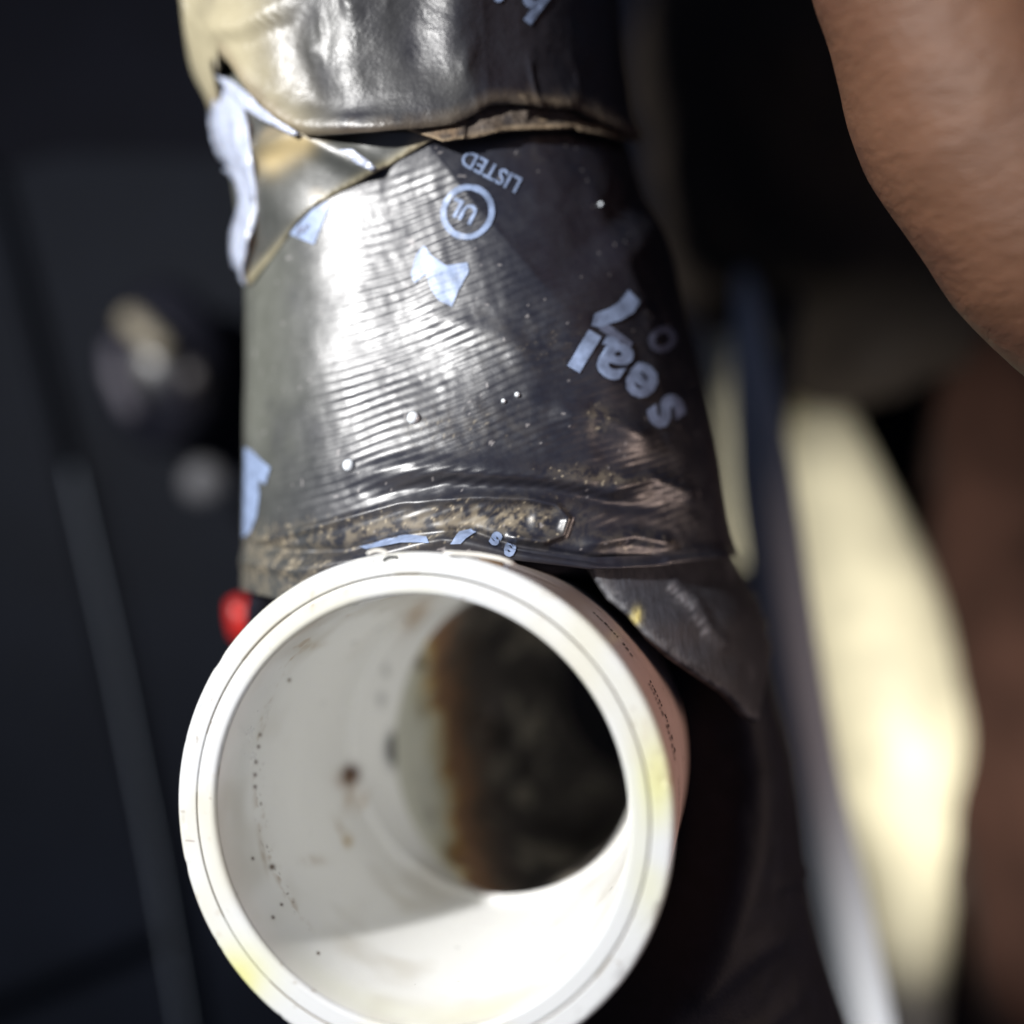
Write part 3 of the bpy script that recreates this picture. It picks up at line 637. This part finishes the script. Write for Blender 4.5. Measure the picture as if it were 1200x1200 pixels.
c = mixc(c, np.array([.085, .076, .072]), sstep(30, 75, dx_+20*g)); c = mixc(c, np.array([.36, .33, .27]), sstep(.05, .45, g+.3*g2)*sstep(35, 70, dx_)*.8); c = mixc(c, np.array([.02, .02, .022]), sstep(.1, .4, -g)*sstep(35, 70, dx_)*.7)  # murky grime, plus the chamber's unlit dark put into the colour
for (x, y, rx, ry, k) in ((493, 777, 7, 9, .9), (497, 830, 6, 12, .5), (528, 1000, 10, 14, .6), (505, 955, 6, 10, .4)): c = mixc(c, np.array([.09, .05, .03]), k*blob(px, py, x, y, rx, ry))
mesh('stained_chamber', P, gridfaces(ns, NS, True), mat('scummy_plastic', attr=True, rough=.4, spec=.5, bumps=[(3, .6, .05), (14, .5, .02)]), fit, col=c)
# moulding seam tick on the collar, torn burr at the top, faint print on the outer side
allbv = None
Vc = np.array([v.co[:] for v in collar.data.vertices])/K+np.array(world_loc(fit))/K
colbv = BVHTree.FromPolygons([tuple(v) for v in Vc], [tuple(p.vertices) for p in collar.data.polygons])
poly_px('moulding_seam', [(208, 983.2), (228, 985.2), (228, 986.4), (208, 984.6)], mat('seam_line', base=(.25, .2, .18), rough=.6), collar, off=.003, tree=colbv)
def burr(name, pts, rads, m=M_burr):
    V, Fc = tube(spline(pts, 16), rads, 8); return mesh(name, V, Fc, m, fit)
def at_rim(px, py, z): return unproj(px, py, z)
burr('torn_burr', [at_rim(430, 649, -.04), at_rim(440, 645, -.06), at_rim(449, 646, -.06), at_rim(455, 649, -.06)], [.012]+[.022]*14+[.012])
burr('torn_burr', [at_rim(520, 648, .0), at_rim(560, 650, -.05), at_rim(588, 655, -.05), at_rim(604, 662, -.1)], [.01]+[.028]*14+[.01])
mbr = mat('dirt_crumb', base=(.22, .13, .06), rough=.8, bumps=[(20, .8, .02)])
burr('dirt_crumb', [at_rim(562, 653, -.1), at_rim(578, 656, -.12), at_rim(590, 661, -.16)], [.02]+[.045]*14+[.02], mbr)
def side_mark(a0, a1, t0, t1, n=6):
    V = []; 
    for a_ in np.linspace(a0, a1, n):
        for t_ in (t0, t1): V.append(RC-NN*t_+3.006*(math.cos(a_)*UU+math.sin(a_)*VV))
    return V, [(2*i, 2*i+1, 2*i+3, 2*i+2) for i in range(n-1)]
VM = []; FM = []
def add_marks(a_start, a_end, t, hgt, fill, seed):
    r_ = random.Random(seed); a_ = a_start
    while a_ > a_end:
        w_ = r_.uniform(.008, .02)
        if r_.random() < fill:
            v, f = side_mark(a_, a_-w_, t+r_.uniform(-.01, .01), t+hgt*r_.uniform(.5, 1), 3); b0 = len(VM); VM.extend(v); FM.extend([tuple(i+b0 for i in q) for q in f])
        a_ -= w_+r_.uniform(.004, .012)
add_marks(.86, .62, .95, .16, .85, 1); add_marks(.52, .18, .95, .12, .9, 2); add_marks(.50, .20, 1.18, .12, .9, 3); add_marks(.10, -.10, 1.05, .07, .95, 4)
mesh('faded_side_print', VM, FM, M_blk, collar)

# ================================================================== HAND
def surface_nets(fn, lo, hi, h):
    ax = [np.arange(l, u+h, h) for l, u in zip(lo, hi)]; G = np.stack(np.meshgrid(*ax, indexing='ij'), -1); S = fn(G.reshape(-1, 3)).reshape(G.shape[:3])
    nx, ny, nz_ = S.shape; ins = S < 0
    acc = np.zeros((nx-1, ny-1, nz_-1, 3)); cnt = np.zeros((nx-1, ny-1, nz_-1))
    crn = [(a, b, c) for a in (0, 1) for b in (0, 1) for c in (0, 1)]
    sl = lambda a, b, c, X: X[a:nx-1+a, b:ny-1+b, c:nz_-1+c]
    for i, p in enumerate(crn):
        for q in crn[i+1:]:
            if sum(abs(np.subtract(p, q))) != 1: continue
            s0 = sl(*p, S); s1 = sl(*q, S); m = (s0 < 0) != (s1 < 0); t = np.where(m, s0/np.where(s0 == s1, 1, s0-s1), 0)
            pos = np.array(p)+t[..., None]*(np.array(q)-np.array(p)); acc += np.where(m[..., None], pos, 0); cnt += m
    act = cnt > 0; idx = -np.ones(act.shape, int); idx[act] = np.arange(act.sum())
    I = np.argwhere(act); V = np.array(lo)+(I+acc[act]/cnt[act][:, None])*h; Q = []
    for axn in range(3):
        o = [0, 0, 0]; o[axn] = 1; u, v = [k for k in range(3) if k != axn]
        A_ = S[:nx-o[0], :ny-o[1], :nz_-o[2]] < 0; B_ = S[o[0]:, o[1]:, o[2]:] < 0; ch = np.argwhere(A_ != B_)
        ch = ch[(ch[:, u] > 0) & (ch[:, v] > 0) & (ch[:, u] < act.shape[u]) & (ch[:, v] < act.shape[v]) & (ch[:, axn] < act.shape[axn])]
        def g(du, dv):
            c_ = ch.copy(); c_[:, u] -= du; c_[:, v] -= dv; return idx[tuple(c_.T)]
        q = np.stack([g(1, 1), g(0, 1), g(0, 0), g(1, 0)], 1); flip = A_[tuple(ch.T)] ^ (axn == 1); q[~flip] = q[~flip][:, ::-1]; Q.append(q)
    Q = np.concatenate(Q); return V, Q[(Q >= 0).all(1)]
def caps_sdf(P, segs, k):
    d = None
    for a, b, ra, rb in segs:
        a = np.array(a, float); b = np.array(b, float); ab = b-a; t = np.clip(((P-a)@ab)/(ab@ab), 0, 1)
        q = np.linalg.norm(P-a-t[:, None]*ab, axis=1)-(ra+t*(rb-ra))
        if d is None: d = q
        else:
            hh = np.clip(.5+.5*(d-q)/k, 0, 1); d = d*(1-hh)+q*hh-k*hh*(1-hh)
    return d
# local frame of the hand: origin at the heel, e1 towards the fingers, e2 across the palm (towards the little-finger edge), e3 thickness
def hp(px, py, dx, dy, r, z):      # centre of a limb section whose left edge passes there
    n = np.array([dy, dx, 0.]); n /= np.linalg.norm(n); return unproj(px, py, z)+n*r*1.02, r
chain = [hp(815, -1300, .12, 1, 3.0, .6), hp(935, -420, .15, 1, 1.9, .5), hp(970, -180, .2, 1, 1.25, .3), hp(1003, 0, .34, .94, .88, .2), hp(1070, 178, .42, .9, 1.0, .1), hp(1155, 326, .62, .78, 1.25, -.1), hp(1262, 430, .74, .67, 1.35, -.4), hp(1420, 570, .76, .65, 1.3, -.9)]
cen = [c_ for c_, _ in chain]; rad_ = [r_ for _, r_ in chain]
e1 = cen[7]-cen[3]; e1 /= np.linalg.norm(e1); d2 = np.array([.50, .32, -.80]); d2 = d2-e1*(d2@e1); d2 /= np.linalg.norm(d2); e3 = np.cross(e1, d2)
if e3[0] < 0: e3 = -e3
segs = [(cen[k], cen[k+1], rad_[k], rad_[k+1]) for k in range(7)]
for k_, ra_, rb_ in ((1.6, 1.15, 1.3), (3.3, 1.2, 1.3), (5.0, 1.2, 1.3)):
    base_ = cen[2]+d2*(.9 if k_ < 4 else 2.0)
    m1 = cen[4]+d2*k_*.8; segs += [(base_, m1, 1.2, ra_), (m1, cen[7]+d2*k_+e1*(.6 if k_ < 5 else 0), ra_, rb_)]
fingers = [(cen[7], 2.9, 1.9, 1.6, .82), (cen[7]+d2*1.8+e1*.6, 3.9, 2.4, 1.8, .90), (cen[7]+d2*3.7+e1*.6, 4.3, 2.7, 1.9, .93), (cen[7]+d2*5.6, 3.9, 2.3, 1.8, .90)]
fsegs = []; tips = []
for k, (b0, l1, l2, l3, r0) in enumerate(fingers):
    p = b0+e1*.6; angs = (.25, .75, 1.15); spread = (-.10, -.03, .03, .1)[k]
    for j, (ln, an) in enumerate(zip((l1, l2, l3), angs)):
        d = math.cos(an)*e1+math.sin(an)*e3+spread*d2; d /= np.linalg.norm(d); q = p+d*ln
        fsegs.append((p, q, r0*(1-.08*j), r0*(.92-.08*j))); p = q
    tips.append((p, d, r0*.76))
t0 = cen[4]+d2*5.0; thumb = [(t0, t0+e1*2.2+d2*2.0+e3*.8, 1.5, 1.2), (t0+e1*2.2+d2*2.0+e3*.8, t0+e1*4.8+d2*3.0+e3*2.0, 1.12, 1.0), (t0+e1*4.8+d2*3.0+e3*2.0, t0+e1*7.0+d2*2.8+e3*3.4, .98, .78)]
def hand_fn(P):
    d = caps_sdf(P, segs, 1.3); dt = caps_sdf(P, thumb, .5); hh = np.clip(.5+.5*(d-dt)/.9, 0, 1); d = d*(1-hh)+dt*hh-.9*hh*(1-hh)
    for k in range(4):
        q = caps_sdf(P, fsegs[3*k:3*k+3], .25); hh = np.clip(.5+.5*(d-q)/.45, 0, 1); m = d*(1-hh)+q*hh-.45*hh*(1-hh)
        d = np.minimum(m, np.minimum(d, q)) if False else m
    return d
allp = np.array([s_[0] for s_ in segs+fsegs+thumb]+[s_[1] for s_ in segs+fsegs+thumb])
HV, HF = surface_nets(hand_fn, allp.min(0)-4.2, allp.max(0)+4.2, .26)
# smooth, then fine relief
nzv = vnoise(HV, .7, 131, 3); g = np.zeros_like(HV); eps = .05
for k in range(3):
    dv = np.zeros(3); dv[k] = eps; g[:, k] = (hand_fn(HV+dv)-hand_fn(HV-dv))/(2*eps)
g /= np.linalg.norm(g, axis=1)[:, None]; HV = HV-g*hand_fn(HV)[:, None]; HV = HV+g*(.05*nzv)[:, None]
c = np.tile(np.array([.110, .052, .029]), (len(HV), 1)); n2 = vnoise(HV, .8, 141, 3); n3 = vnoise(HV, 4, 142, 3)
c = mixc(c, np.array([.075, .034, .022]), sstep(-.1, .5, n2)*.7); c = mixc(c, np.array([.155, .08, .046]), sstep(.1, .6, n3)*.35)
hand = empty('hand', cen[0], 'bare tan hand, only the side of its palm reaching in at the upper right', 'hand')
mesh('hand_skin', HV, HF, M_skin, hand, col=c)
V, Fc = tube(spline([cen[0]*1.7-cen[1]*.7, cen[0], cen[0]*.45+cen[1]*.55], 20), [3.9]*17+[3.8, 3.7, 3.55], 48); mesh('sleeve', V, Fc, M_sleeve, hand)
for p, d, r_ in tips:
    bm = bmesh.new(); bmesh.ops.create_uvsphere(bm, u_segments=16, v_segments=10, radius=1)
    side = np.cross(d, d2); side /= np.linalg.norm(side); side = side if side@e3 < 0 else -side; R_m = np.stack([d2, d, side], 1)
    for v in bm.verts: v.co = Vector((v.co.x*r_*.72, v.co.y*r_*.9, v.co.z*.12))
    from_bm('fingernail', bm, mat('nail', base=(.62, .42, .36), rough=.3) if 'nail' not in bpy.data.materials else bpy.data.materials['nail'], hand, rot=R_m, loc=p+side*r_*.93)
